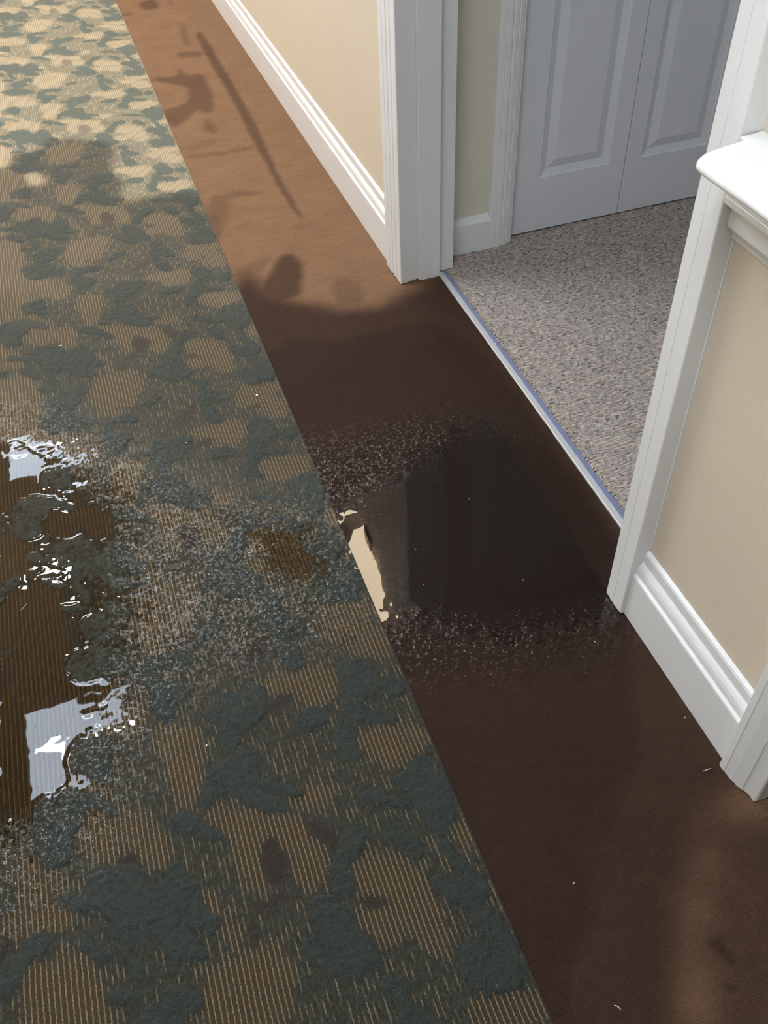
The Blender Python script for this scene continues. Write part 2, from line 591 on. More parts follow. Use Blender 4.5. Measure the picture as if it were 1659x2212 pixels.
mb = MB(); ragged_casing(mb, [(.8550, 2.157), (.8990, 2.157), (.9010, 2.159), (.901, 2.2345), (.8550, 2.2345)], .006, ZD, 3, None)
mb.build('jamb', M_TRIM, t1)

# near casing of the same doorway (in front of the ledge wall)
t2 = tag(empty('trim_2', (.745, .90, 0)), 'white door casing at the near side of the doorway, passing behind the ledge', kind='structure')
prof = [(X_WALL, .8695), (xf + .0015, .8695), (xf, .8712), (xf, .8990), (xf + .0018, .9003), (xf, .9016), (xf, .9235),
        (xf + .002, .9262), (X_WALL + .01, .9262), (X_WALL + .01, .9155), (X_WALL, .9155)]
mb = MB(); ragged_casing(mb, prof, .004, ZD + .06, 4, None)
mb.build('casing', M_TRIM, t2)
mb = MB(); ragged_casing(mb, [(X_WALL + .0105, .9155), (.902, .9155), (.902, .9275), (X_WALL + .0105, .9275)], .004, ZD, 5, None)
mb.build('jamb', M_TRIM, t2)
MB().box(X_WALL - .0022, X_WALL + .0002, .8665, .8694, .178, .791).build('caulk_line', M_TRIM, t2, .0008)
# head casing
t3 = tag(empty('trim_3', (.745, 1.55, ZD)), 'white head casing over the side room doorway', kind='structure')
MB().box(xf, X_WALL, .8695, 2.2554, ZD + .0605, ZD + .15).build('head_casing', M_TRIM, t3, .002)
MB().box(X_WALL + .0105, .902, .928, 2.136, ZD + .0005, ZD + .0195).build('head_jamb', M_TRIM, t3)
# casing of the nearer doorway
t4 = tag(empty('trim_4', (.74, .49, 0)), 'white door casing of the nearer doorway with a dented face', kind='structure')
xn = .724
prof = [(X_WALL, .5312), (xn + .0015, .5312), (xn, .5298), (xn, .5180), (xn + .0022, .5165), (xn + .0008, .5150),
        (xn + .003, .500), (xn + .0085, .4795), (xn + .0105, .4785), (xn + .0115, .4765), (xn + .0165, .4565), (xn + .019, .4540),
        (X_WALL + .012, .4540), (X_WALL + .012, .4630), (X_WALL, .4630)]
mb = MB(); ragged_casing(mb, prof, .004, ZD + .06, 6, None)
mb.build('casing', M_TRIM, t4)
mb = MB(); ragged_casing(mb, [(X_WALL + .0125, .4520), (.902, .4520), (.902, .4630), (X_WALL + .0125, .4630)], .004, ZD, 7, None)
mb.build('jamb', M_TRIM, t4)
dent = MB()
nn = 10
cy, cz = .5085, .062
dent.raw([(xn - .0002 + .0016, cy + .0028 * math.cos(i * 2 * math.pi / nn), cz + .0040 * math.sin(i * 2 * math.pi / nn)) for i in range(nn)] +
         [(xn + .0026, cy, cz)], [(i, (i + 1) % nn, nn) for i in range(nn)])
dent.build('dent', M_FIBER, t4)
# far casing of the nearer doorway (out of frame)
t5 = tag(empty('trim_5', (.745, -.5, 0)), 'white casing on the far-off jamb of the nearer doorway', kind='structure')
MB().box(xn, X_WALL, -.5712, D2A - .0005, .004, ZD + .06).build('casing', M_TRIM, t5, .002)
MB().box(X_WALL + .001, .902, D2A - .0095, D2A, .004, ZD).build('jamb', M_TRIM, t5)
MB().box(xn, X_WALL, -.5712, .5312, ZD + .0605, ZD + .15).build('head_casing', M_TRIM, t5, .002)

# ------------------------------------------------------------------ wall ledge
lg = tag(empty('wall_ledge', (.70, .70, .90)), 'glossy white rounded wall ledge with apron moulding between two door casings', 'ledge')
ZL = .9334
out = [(.7585, .8685), (.7265, .8680), (.7244, .8587), (.7065, .8557), (.6857, .8526), (.6709, .8495), (.6616, .8456),
       (.6509, .8385), (.6445, .8305), (.6432, .818), (.6440, .78), (.6455, .74), (.6460, .66), (.6450, .60), (.6450, .5600),
       (.6500, .5480), (.6600, .5400), (.6750, .5360), (.7265, .5345), (.7585, .5345)]
cxl, cyl = .705, .70


def ring(ins, z):
    r = []
    for x, y in out:
        dx, dy = x - cxl, y - cyl
        # inset only along the exposed front and rounded ends
        k = 1.0 if x < .73 else 0.0
        L = math.hypot(dx * 3, dy)
        r.append((x - ins * k * (dx * 3) / L, y - ins * k * dy / L * .8, z))
    return r


rings = []
R_ = .0065
for i in range(9):
    a = -math.pi / 2 + math.pi * i / 8
    rings.append(ring(R_ * (1 - math.cos(a)), ZL - R_ + R_ * math.sin(a)))
k = len(out)
v = [p for r in rings for p in r]
f = []
for i in range(8):
    for j in range(k):
        jj = (j + 1) % k
        f.append((i * k + j, i * k + jj, (i + 1) * k + jj, (i + 1) * k + j))
f.append(tuple(range(k - 1, -1, -1)))
f.append(tuple(8 * k + j for j in range(k)))
so = MB().raw(v, f).build('ledge_board', M_LEDGE, lg, smooth=True)
so.data.polygons[-1].use_smooth = False
sm = so.modifiers.new('wn', 'WEIGHTED_NORMAL')
AP = [(0, .9202), (.031, .9202), (.031, .8600), (.0302, .8590), (.0302, .8580), (.031, .8570), (.031, .8495), (.0295, .8475),
      (.0150, .8470), (.0150, .8395), (.0165, .8365), (.0165, .8150), (.0150, .8120), (.0095, .8070), (.0050, .8000), (.0035, .7940), (0, .7925)]
ap = MB().sweep(AP[:9] + [(0, .8470)], lambda a, b, t: (X_WALL - .0005 - a, t, b), .5325, .8688)
ap.build('apron', M_TRIM, lg)
cv = MB().sweep([(0, .8465)] + AP[9:], lambda a, b, t: (X_WALL - .0005 - a, t, b), .5325, .8688)
cv.build('cove_moulding', M_TRIM, lg)

# ------------------------------------------------------------------ bifold closet door
YF, ZB = 2.252, .016
d1 = tag(empty('door_1', (1.49, 2.27, 0)), 'white raised-panel bifold closet door in the side room', kind='structure')


def leaf(x0, x1):
    o = empty('door_leaf', ((x0 + x1) / 2, YF + .015, ZB))
    child(o, d1)
    mb = MB()
    zt = 2.03
    px0, px1 = x0 + .0900, x1 - .0530
    if x0 > 1.3: px0, px1 = x0 + .0530, x1 - .0900
    rails = [(.1815, .86), (.985, 1.90)]
    # stiles and rails around the two openings
    mb.box(x0, px0, YF, YF + .032, ZB, zt)
    mb.box(px1, x1, YF, YF + .032, ZB, zt)
    zz = [ZB, rails[0][0], rails[0][1], rails[1][0], rails[1][1], zt]
    for a, b in ((0, 1), (2, 3), (4, 5)):
        mb.box(px0, px1, YF, YF + .032, zz[a], zz[b])
    st = mb.build('leaf_frame', M_DOOR)
    st.parent = o; st.matrix_parent_inverse = Matrix.Translation(o.location + d1.location * 0).inverted()
    for z0, z1 in rails:
        pb = MB()
        rr = [(0.0, .0), (.0035, .0045), (.0205, .0100), (.0225, .0100), (.0445, .0030), (.0465, .0022)]
        vs = []
        for ins, dep in rr:
            vs += [(px0 + ins, YF + dep, z0 + ins), (px1 - ins, YF + dep, z0 + ins), (px1 - ins, YF + dep, z1 - ins), (px0 + ins, YF + dep, z1 - ins)]
        fs = []
        for i in range(len(rr) - 1):
            for j in range(4):
                jj = (j + 1) % 4
                fs.append((i * 4 + j, i * 4 + jj, i * 4 + 4 + jj, i * 4 + 4 + j))
        e = 4 * (len(rr) - 1)
        fs.append((e, e + 1, e + 2, e + 3))
        pb.raw(vs, fs)
        po = pb.build('raised_panel', M_DOOR)
        po.parent = o; po.matrix_parent_inverse = Matrix.Translation(o.location).inverted()
    return o


leaf(1.1185, 1.4880)
leaf(1.4905, 1.8595)
# closet casing
t6 = tag(empty('trim_6', (1.08, 2.22, 0)), 'narrow white fluted casing around the closet door', kind='structure')


def closet_casing(xa, xb, z0=.004):
    s = 1 if xb > xa else -1
    W = abs(xb - xa)
    pr = [(0, 0), (0, .016), (.002, .018), (.018, .0185), (.020, .0165), (.022, .0185), (.034, .0180), (.038, .0145), (.042, .0155),
          (.052, .0140), (.055, .0110), (.058, .0120), (W - .002, .0090), (W, .007), (W, 0)]
    m_ = MB().sweep([(xa + s * a, Y_ROOM - b) for a, b in pr], lambda a, b, t: (a, b, t), z0, ZD)
    return m_.build('casing', M_TRIM, t6)


closet_casing(1.0410, 1.1120)
closet_casing(1.9370, 1.8660)
MB().box(1.0410, 1.9370, Y_ROOM - .017, Y_ROOM - .0005, ZD + .0005, ZD + .072).build('head_casing', M_TRIM, t6, .002)
MB().box(1.1122, 1.1165, Y_ROOM - .006, Y_ROOM + .12, .004, ZD).build('jamb', M_TRIM, t6)
MB().box(1.8615, 1.8658, Y_ROOM - .006, Y_ROOM + .12, .004, ZD).build('jamb', M_TRIM, t6)

# ------------------------------------------------------------------ carpets
PER = .753               # pattern repeat along (and across) the hall
TILES = {'A': (0, 540, 320 / 1659), 'C': (0, 760, 360 / 1659), 'D': (330, 760, 360 / 1659), 'G': (0, 450, 700 / 1659),
         'Z': (0, 1340, 1210 / 1659), 'I': (0, 0, 1)}
# outlines of the woven motif: solid teal leaves, bare ribbed ground, brown leaves; the rest is heathered
LEAVES = [
    ('Z', '430,120 500,100 560,95 578,115 565,140 510,135 480,140 470,180 520,190 560,200 545,240 530,245 510,300 490,305 465,280 460,240 440,220 430,170'),
    ('Z', '590,270 640,280 650,210 690,230 720,220 760,195 785,205 790,260 770,300 720,330 700,385 680,400 650,380 650,310 600,290'),
    ('Z', '690,400 740,385 770,410 765,460 800,480 880,500 905,515 870,525 800,510 770,520 830,530 855,545 850,575 810,580 770,560 730,550 690,510 640,510 630,550 600,560 600,500 620,440'),
    ('Z', '500,590 560,570 600,600 660,640 690,665 660,665 600,640 560,640 510,620'),
    ('Z', '865,300 900,275 950,265 980,280 970,305 930,325 880,325'),
    ('Z', '1000,130 1040,115 1070,130 1100,160 1130,200 1120,230 1070,235 1060,250 1080,265 1140,270 1180,290 1170,310 1110,305 1060,300 1055,370 1080,410 1060,425 1010,415 990,370 1010,320 1010,250 1040,200 1000,165'),
    ('Z', '1130,170 1170,160 1200,190 1190,230 1140,220'),
    ('Z', '1160,470 1210,430 1240,400 1290,410 1330,470 1350,550 1340,600 1300,620 1330,670 1380,720 1420,760 1400,790 1350,740 1300,660 1270,600 1220,540'),
    ('Z', '1040,510 1090,500 1150,520 1220,540 1210,555 1130,550 1060,535'),
    ('Z', '1140,610 1180,610 1230,650 1260,690 1240,710 1190,680 1150,640'),
    ('Z', '1270,770 1310,740 1350,770 1440,770 1450,820 1420,850 1370,860 1310,820 1280,800'),
    ('Z', '1380,860 1440,850 1490,900 1540,980 1560,1050 1520,1090 1460,1110 1400,1090 1380,1040 1440,1000 1450,950 1400,900'),
    ('Z', '1020,620 1080,610 1100,640 1060,690 1030,730 1040,790 1020,830 980,790 970,750 1000,700 1010,650'),
    ('Z', '890,960 940,940 980,920 1050,920 1110,950 1130,1000 1120,1030 1060,1050 990,1060 950,1030 900,990'),
    ('Z', '260,780 300,740 360,720 420,740 440,790 480,790 490,740 530,720 560,760 590,800 600,850 650,870 665,900 640,920 580,910 550,930 600,960 620,1000 570,1020 500,1000 480,960 440,930 430,980 390,940 380,980 420,1040 440,1090 400,1080 370,1020 350,960 330,900 300,860 260,830'),
    ('Z', '145,820 190,805 260,820 290,850 260,865 190,860 150,840'),
    ('Z', '215,935 250,925 300,960 330,990 320,1020 270,1000 230,965'),
    ('Z', '310,1110 360,1090 420,1100 410,1130 350,1140 320,1130'),
    ('Z', '480,1120 520,1080 590,1100 600,1150 570,1170 500,1160'),
    ('Z', '0,1020 40,990 100,1000 80,1060 40,1120 0,1150'),
    ('Z', '60,960 130,920 160,950 110,1000 60,1010'),
    ('Z', '590,35 640,5 660,0 665,20 620,50 595,60'),
    ('D', '380,300 500,280 570,330 500,360 600,400 700,440 720,520 640,520 560,480 520,500 640,590 690,640 700,730 620,740 550,700 500,630 470,520 430,430 500,390 420,350'),
    ('A', '250,600 400,580 520,580 530,640 520,740 400,740 330,730 250,740'),
    ('A', '0,840 120,820 240,780 330,790 460,820 550,860 560,890 500,910 330,860 330,950 230,990 250,1060 200,1100 60,1110 30,1060 60,960 0,920'),
    ('G', '110,330 160,300 240,290 340,320 330,345 240,350 190,375 130,360'),
    ('G', '165,240 250,220 300,250 250,290 180,290'),
    ('G', '1200,830 1290,820 1390,840 1400,890 1300,910 1240,900'),
    ('G', '800,760 900,750 980,860 900,900 810,880 830,810'),
    ('G', '0,600 60,590 110,640 110,690 40,720 0,690'),
]
CLEAR = [
    ('Z', '480,320 540,315 600,330 600,430 590,530 560,560 520,530 490,440 470,370'),
    ('Z', '780,170 900,140 990,130 1000,200 960,260 900,260 860,210 780,210'),
    ('Z', '1060,330 1240,300 1270,370 1200,420 1150,440 1100,410 1070,370'),
    ('Z', '220,620 300,600 420,580 480,640 490,700 470,750 440,720 400,700 300,740 250,690'),
    ('Z', '600,570 700,560 830,590 900,590 920,660 960,700 970,760 930,800 880,790 870,700 780,640 770,720 790,800 740,800 700,720 690,650 620,600'),
    ('Z', '1050,720 1100,690 1180,700 1250,740 1270,800 1320,880 1330,960 1300,1000 1240,960 1180,890 1120,860 1050,800'),
    ('Z', '1060,870 1120,860 1200,920 1150,960 1090,930'),
    ('Z', '170,1000 200,960 240,990 300,1040 320,1120 330,1196 100,1196 80,1120'),
    ('Z', '600,1040 680,1000 760,960 830,960 880,1040 860,1120 880,1196 600,1196 620,1100'),
    ('Z', '590,790 640,820 680,900 720,960 690,980 650,900 600,840'),
    ('Z', '1290,640 1340,720 1360,760 1320,720'),
    ('Z', '1380,1120 1500,1110 1600,1090 1640,1196 1400,1196'),
    ('Z', '0,880 60,860 120,880 130,930 50,960 0,940'),
    ('Z', '1330,600 1380,600 1410,670 1380,690'),
    ('Z', '900,0 1110,0 1170,110 1080,110 990,60'),
    ('Z', '890,480 1000,500 950,560 880,560'),
    ('I', '0,1420 60,1400 130,1440 200,1480 250,1500 235,1540 180,1600 165,1680 120,1715 60,1760 0,1790'),
    ('I', '0,1010 90,1020 150,1090 230,1110 240,1150 180,1160 110,1110 40,1090 0,1110'),
    ('I', '0,1270 110,1290 140,1330 150,1420 60,1400 0,1400'),
    ('I', '80,1180 20,1150 0,1160 0,1240 90,1250'),
    ('G', '0,180 80,190 130,250 110,330 0,330'),
    ('G', '330,190 520,190 520,300 400,310 330,260'),
    ('G', '0,510 110,500 110,580 0,590'),
    ('G', '110,370 350,370 360,470 200,460 110,440'),
    ('G', '120,650 330,640 350,680 180,700'),
]
BROWN = [
    ('Z', '790,640 820,640 860,700 860,760 830,800 790,760 770,690'),
    ('Z', '920,600 960,600 1000,640 1000,680 960,670 920,630'),
    ('Z', '1055,820 1100,810 1160,830 1160,860 1100,860'),
    ('Z', '800,260 860,210 880,215 830,270 790,280'),
    ('Z', '340,690 380,660 420,710 380,740 340,730'),
    ('Z', '470,60 560,40 570,80 500,100'),
    ('Z', '0,940 50,950 60,1020 0,1020'),
    ('Z', '740,850 800,835 850,800 860,820 800,860 750,880'),
    ('Z', '745,900 760,880 768,960 745,980'),
    ('D', '220,720 270,640 380,550 440,510 420,580 300,680'),
    ('D', '960,600 970,540 1080,490 1140,550 1060,580'),
    ('A', '1480,230 1659,140 1659,190 1560,230 1480,260'),
    ('A', '300,520 440,430 460,490 400,550'),
    ('A', '600,360 700,380 740,430 660,440 610,410'),
]
NT_ = 378
ts = PER / NT_
tx = X_EDGE - PER + ts * (np.arange(NT_) + .5)
ty = ts * (np.arange(NT_) + .5)
TX, TY = np.meshgrid(tx, ty)


def tile_map(polys, soft):
    a = np.zeros((NT_, NT_))
    for tl, s in polys:
        ox, oy, k_ = TILES[tl]
        g = np.array([ground(ox + x * k_, oy + y * k_) for x, y in P(s)])
        g = chaikin(g, 2)
        for kx in (-1, 0, 1):
            y0 = math.floor(g[:, 1].min() / PER); y1 = math.floor(g[:, 1].max() / PER)
            for ky in range(y0, y1 + 1):
                h = g + np.array([kx * PER, -ky * PER])
                if h[:, 0].max() < tx[0] or h[:, 0].min() > tx[-1] or h[:, 1].max() < 0 or h[:, 1].min() > PER:
                    continue
                if kx and g[:, 0].max() <= X_EDGE + .02 and g[:, 0].min() >= X_EDGE - PER - .02:
                    pass
                a = np.maximum(a, inside(h, TX, TY))
    return blur(a, soft, True)


mapT, mapM, mapB = tile_map(LEAVES, 1), 1 - tile_map(CLEAR, 3), tile_map(BROWN, 2)


def tsample(mp, X, Y):
    u = (X - tx[0]) / ts; v_ = (Y - ty[0]) / ts
    iu, iv = np.floor(u).astype(int), np.floor(v_).astype(int)
    fu, fv = u - iu, v_ - iv
    g = lambda j, i: mp[j % NT_, i % NT_]
    return (g(iv, iu) * (1 - fu) + g(iv, iu + 1) * fu) * (1 - fv) + (g(iv + 1, iu) * (1 - fu) + g(iv + 1, iu + 1) * fu) * fv


# where the carpet is soaked, and where water stands (traced on the photo, laid on the floor)
soak = Raster(-2.35, .40, -.6, 6.5, .006)
soak.paint(P('-2600,470 -300,380 0,366 24,366 32,332 95,332 106,302 170,304 246,312 240,375 268,402 264,432 330,426 380,418 440,424 620,440 1900,2400 1900,3600 -2600,3600'),
           .83, 2, jag=.03, seed=3)
soak.paint(P('-2600,700 -300,600 0,560 200,600 420,560 620,640 1900,2400 1900,3600 -2600,3600'), .92, 16, jag=.08, seed=4)  # tone graded darker in soft steps towards the near end
soak.paint(P('-2600,1000 -300,900 0,850 250,880 520,960 800,1000 1900,2400 1900,3600 -2600,3600'), 1.0, 22, jag=.08, seed=5)
soak.paint(P('52,376 80,372 104,392 76,406 56,394'), 0.15, 1, 'set')
bowl = Raster(-1.1, .32, .1, 2.4, .004)
bowl.paint(P('-420,980 0,958 60,960 120,975 190,1015 250,1070 285,1120 262,1200 285,1300 275,1400 248,1450 256,1500 228,1560 196,1610 172,1700 128,1745 60,1790 0,1835 -420,1900'),
           1.0, 16, jag=.05, seed=11)
bowl.paint(P('545,1130 620,1110 700,1130 748,1190 770,1250 740,1270 640,1280 560,1250'), .62, 9, jag=.02, seed=13)
sheen = Raster(-1.1, .32, .1, 2.6, .008)
sheen.paint(P('-420,820 0,850 120,880 260,960 420,1050 560,1100 700,1060 760,1100 830,1330 760,1370 600,1420 420,1460 330,1500 330,1620 220,1800 120,1960 0,2020 -420,2020'), 1.0, 8)


def base_pattern(X, Y):
    Xw = X + (lattice_noise(X, Y, .006, .006, 21) - .5) * .006 + (lattice_noise(X, Y, .02, .02, 23) - .5) * .008
    Yw = Y + (lattice_noise(X, Y, .006, .009, 22) - .5) * .012 + (lattice_noise(X, Y, .02, .02, 24) - .5) * .008
    return tsample(mapT, Xw, Yw), tsample(mapM, Xw, Yw), tsample(mapB, Xw, Yw)


def height_pattern(X, Y, T=None, Mo=None, B=None):
    if T is None: T, Mo, B = base_pattern(X, Y)
    bw = bowl.sample(X, Y)
    nz = lattice_noise(X, Y, .0045, .0060, 31) - .5
    nz2 = lattice_noise(X, Y, .02, .02, 32) - .5
    z = .0030 * (1 - sstep(bw, .10, .95))
    z = z + .0032 * sstep(T, .25, .85) + .0008 * Mo * (1 - T) + .0004 * B * (1 - T)
    z = z + nz * (.0028 * sstep(T, .1, .6) + .0014 * Mo + .0006 + .0016 * sheen.sample(X, Y) * (1 - sstep(bw, .5, .95))) + nz2 * .0014
    tf = sstep(lattice_noise(X, Y, .0050, .0058, 35), .60, .85)
    z = z + .0018 * tf * sstep(Mo, .3, .8) * sstep(bw, .03, .3)
    z = z + .0022 * sstep(lattice_noise(X, Y, .0075, .0085, 36), .90, .97) * sstep(bw, .03, .3)
    return z


def steps(*segs):
    out_ = []
    for a, b, s in segs:
        n_ = max(1, int(round((b - a) / s)))
        out_.append(a + (b - a) * np.arange(n_) / n_)
    out_.append(np.array([segs[-1][1]]))
    return np.concatenate(out_)


xs = steps((X_LEFT + .024, -1.0, .02), (-1.0, -.52, .008), (-.52, X_EDGE, .003))
ys = steps((Y0 + .1, .1, .03), (.1, 1.9, .003), (1.9, 3.2, .0045), (3.2, 6.2, .008), (6.2, Y1 - .1, .03))
X, Y = np.meshgrid(xs, ys)
T, Mo, B = base_pattern(X, Y)
Z = height_pattern(X, Y, T, Mo, B)
o = grid_mesh('patterned_carpet', xs, ys, Z, M_PATTERN,
              dict(leaf=T, mottle=Mo, brownleaf=B, wet=soak.sample(X, Y) * np.where(Y < 6.4, 1, 0), deep=sstep(bowl.sample(X, Y), .15, .95),
                   sheen=sheen.sample(X, Y) * (1 - .85 * sstep(bowl.sample(X, Y), .5, .9))))
tag(o, 'soaked patterned hall carpet, teal leaves on tan ribbed ground', 'carpet')

# brown border carpet
stain = Raster(.27, .96, -.6, 6.2, .004)
yy = stain.Y
big = 'dummy'
stain.paint(P('505,585 545,590 600,648 690,660 790,668 880,640 975,586 1040,650 1400,1150 1400,1330 1600,1640 1640,1725 1525,1800 1500,1900 1478,2000 1470,2100 1490,2212 1560,2600 700,2600 300,1400'),
            .93, 6, jag=.035, seed=41)
stain.paint(P('540,700 690,715 800,700 900,678 1010,660 1400,1140 1400,1290 1480,1500 1440,1700 1380,1900 1330,2100 1300,2600 700,2600 300,1400'),
            1.0, 9, jag=.05, seed=43)
stain.paint(P('595,560 620,547 645,555 655,577 654,627 633,648 590,661 532,669 506,644 570,619 578,593 595,585'), .78, 2, jag=.012, seed=45)
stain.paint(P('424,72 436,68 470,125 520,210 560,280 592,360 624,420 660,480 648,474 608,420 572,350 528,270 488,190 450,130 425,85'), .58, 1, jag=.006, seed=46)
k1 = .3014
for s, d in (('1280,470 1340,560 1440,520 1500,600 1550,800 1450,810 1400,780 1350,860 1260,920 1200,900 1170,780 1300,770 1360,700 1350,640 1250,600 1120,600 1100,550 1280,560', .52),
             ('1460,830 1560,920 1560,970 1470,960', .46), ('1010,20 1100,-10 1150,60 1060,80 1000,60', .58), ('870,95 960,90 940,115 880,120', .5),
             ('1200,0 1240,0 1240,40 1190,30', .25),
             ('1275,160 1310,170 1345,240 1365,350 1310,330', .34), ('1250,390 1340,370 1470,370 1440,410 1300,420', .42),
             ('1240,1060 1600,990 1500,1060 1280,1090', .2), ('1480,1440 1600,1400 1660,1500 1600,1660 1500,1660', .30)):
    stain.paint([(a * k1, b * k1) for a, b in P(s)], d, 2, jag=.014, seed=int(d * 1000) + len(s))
k2 = .398
for s, d in (('490,850 700,825 880,790 870,810 700,845 500,868', .36), ('590,1090 760,1050 880,1035 980,1050 880,1060 700,1085', .38),
             ('600,1140 690,1150 710,1240 690,1320 650,1280', .42), ('740,1230 860,1190 880,1230 800,1260', .16), ('1060,1230 1200,1200 1240,1230 1100,1260', .16),
             ('800,1440 990,1390 960,1440 840,1560', .3), ('1300,1480 1480,1560 1460,1700 1300,1700', .3)):
    stain.paint([(200 + a * k2, b * k2) for a, b in P(s)], d, 2, jag=.014, seed=int(d * 1000) + len(s) + 3)
k3 = 559 / 1659
# half-dry patch beside the nearer doorway, with wetter blots in it
stain.paint([(1100 + a * k3, 1550 + b * k3) for a, b in P('1180,700 1300,600 1500,560 1659,580 2600,900 2600,2600 1280,2600 1300,1950 1240,1700 1180,1500 1110,1300 1210,1240 1240,1100 1290,980 1200,820')],
            .80, 5, 'set', jag=.06, seed=51)
for s, d in (('1190,1420 1260,1340 1370,1280 1430,1400 1440,1470 1510,1560 1470,1620 1380,1660 1300,1560', .94), ('1500,1640 1600,1610 1610,1690 1520,1720', .92),
             ('1280,1150 1360,1160 1380,1260 1280,1290 1230,1230', .89), ('1420,1130 1500,1120 1490,1190 1440,1180', .88), ('1340,790 1400,820 1380,860', .87),
             ('1300,1700 1480,1680 1560,1740 1480,1830 1360,1800', .89), ('1540,1780 1659,1760 1659,1860 1560,1850', .88)):
    stain.paint([(1100 + a * k3, 1550 + b * k3) for a, b in P(s)], d, 2, 'max', jag=.014, seed=len(s))
pool = Raster(.27, .9, .5, 2.2, .004)
pool.paint(P('560,1140 735,1150 760,1128 810,1085 900,1020 1010,950 1120,920 1230,980 1320,1090 1350,1160 1318,1245 1260,1322 1140,1338 1010,1328 900,1316 850,1310 790,1335 600,1330'),
           1.0, 17, jag=.05, seed=61)
sheen2 = Raster(.27, .9, .2, 2.6, .008)
sheen2.paint(P('500,1000 650,960 760,960 900,900 1100,900 1320,1080 1400,1330 1330,1420 1150,1440 1000,1430 900,1440 780,1420 500,1300'), 1.0, 8)


def height_border(X, Y):
    nz = lattice_noise(X, Y, .0050, .0055, 71) - .5
    nz2 = lattice_noise(X, Y, .025, .03, 72) - .5
    return .0040 * (1 - sstep(pool.sample(X, Y), .1, .9)) + nz * (.0015 + .0014 * sheen2.sample(X, Y)) + nz2 * .0012


bx = steps((X_EDGE - .006, .856, .0033), (.856, .98, .01))
by = steps((Y0 + .1, .1, .03), (.1, 1.8, .0034), (1.8, 3.2, .006), (3.2, 6.2, .012), (6.2, Y1 - .1, .03))
X, Y = np.meshgrid(bx, by)
Z = height_border(X, Y) - .0020


def keep_border(X, Y):
    inw = X < X_WALL
    d1_ = (Y > D1A) & (Y < D1B + .02) & (X < .849)
    d2_ = (Y > D2A) & (Y < D2B)
    return inw | d1_ | d2_


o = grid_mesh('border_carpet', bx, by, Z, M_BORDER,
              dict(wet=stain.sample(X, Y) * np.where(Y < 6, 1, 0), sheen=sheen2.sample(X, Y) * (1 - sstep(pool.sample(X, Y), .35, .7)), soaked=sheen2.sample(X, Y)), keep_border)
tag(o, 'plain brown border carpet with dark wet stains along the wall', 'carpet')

# side-room carpet
rx = steps((.872, 2.0, .0033), (2.0, X_ROOM, .03))
ry = steps((D2B + .13, .95, .012), (.95, Y_ROOM + .7, .0033))
ry = ry[ry < Y_ROOM + .7]
X, Y = np.meshgrid(rx, ry)
row = np.abs(np.sin((Y + (lattice_noise(X, Y, .02, .02, 81) - .5) * .010) * math.pi / .0082))
tuft = lattice_noise(X, Y, .010, .0055, 82)
lowm = 1 - sstep(row * (.45 + .8 * tuft), .2, .75)
Z = .0065 + .0040 * (1 - lowm) + (lattice_noise(X, Y, .03, .03, 83) - .5) * .002
edge = .8730 + (lattice_noise(X * 0, Y, 1, .03, 84) - .5) * .005 + .0075 * (Y - 1.1)
Z = Z - .012 * (1 - sstep(X, edge - .004, edge + .006))


def keep_room(X, Y):
    ok = ~((Y > Y_ROOM) & ((X < CL0 - .004) | (X > CL1 + .004)))
    ok &= ~((X < X_BACK) & ((Y < D1A + .003) | (Y > 2.157)))
    return ok


o = grid_mesh('room_carpet', rx, ry, Z, M_ROOMC, dict(low=lowm), keep_room)
tag(o, 'dry beige flecked carpet in the side room', 'carpet')

# ------------------------------------------------------------------ puddles
WL = .0016
px_ = steps((-.80, .2885, .0034))
py_ = steps((.72, 1.85, .0034))
X, Y = np.meshgrid(px_, py_)
hp = blur(height_pattern(X, Y), 1)
gap = WL - hp
Zw = WL + .0007 * np.exp(-np.clip(gap, 0, 1) / .0005)
bwl = bowl.sample(X, Y)


def bowl_keep(lo):
    def f_(X, Y):
        return bowl.sample(X, Y) > lo
    return f_


def part_keep(cond):
    return lambda X, Y: (bowl.sample(X, Y) > .12) & cond(X, Y)


o = grid_mesh('water_puddle', px_, py_, Zw, M_WATER, None, part_keep(lambda X, Y: X < -.08))
tag(o, 'clear puddle standing among the carpet leaves, mirroring the ceiling lights', 'puddle')
pb_x = steps((-.06, .2885, .0045))
X, Y = np.meshgrid(pb_x, py_)
hp = blur(height_pattern(X, Y), 1)
WL2 = .0014
Zw = WL2 + .0010 * np.exp(-np.clip(WL2 - hp, 0, 1) / .0010)
o = grid_mesh('water_puddle', pb_x, py_, Zw, M_WATER, None, part_keep(lambda X, Y: X > -.05))
tag(o, 'shallow water seeping through the patterned carpet at the brown seam', 'puddle')
qx = steps((X_EDGE + .0005, .735, .004))
qy = steps((.85, 1.75, .004))
X, Y = np.meshgrid(qx, qy)
hb = blur(height_border(X, Y) - .0020, 1)
WB = .0009
Zw = WB + .0008 * np.exp(-np.clip(WB - hb, 0, 1) / .0008)
o = grid_mesh('water_puddle', qx, qy, Zw, M_WATER2, None, lambda X, Y: pool.sample(X, Y) > .12)
tag(o, 'dark still puddle on the brown border carpet in front of the doorway', 'puddle')

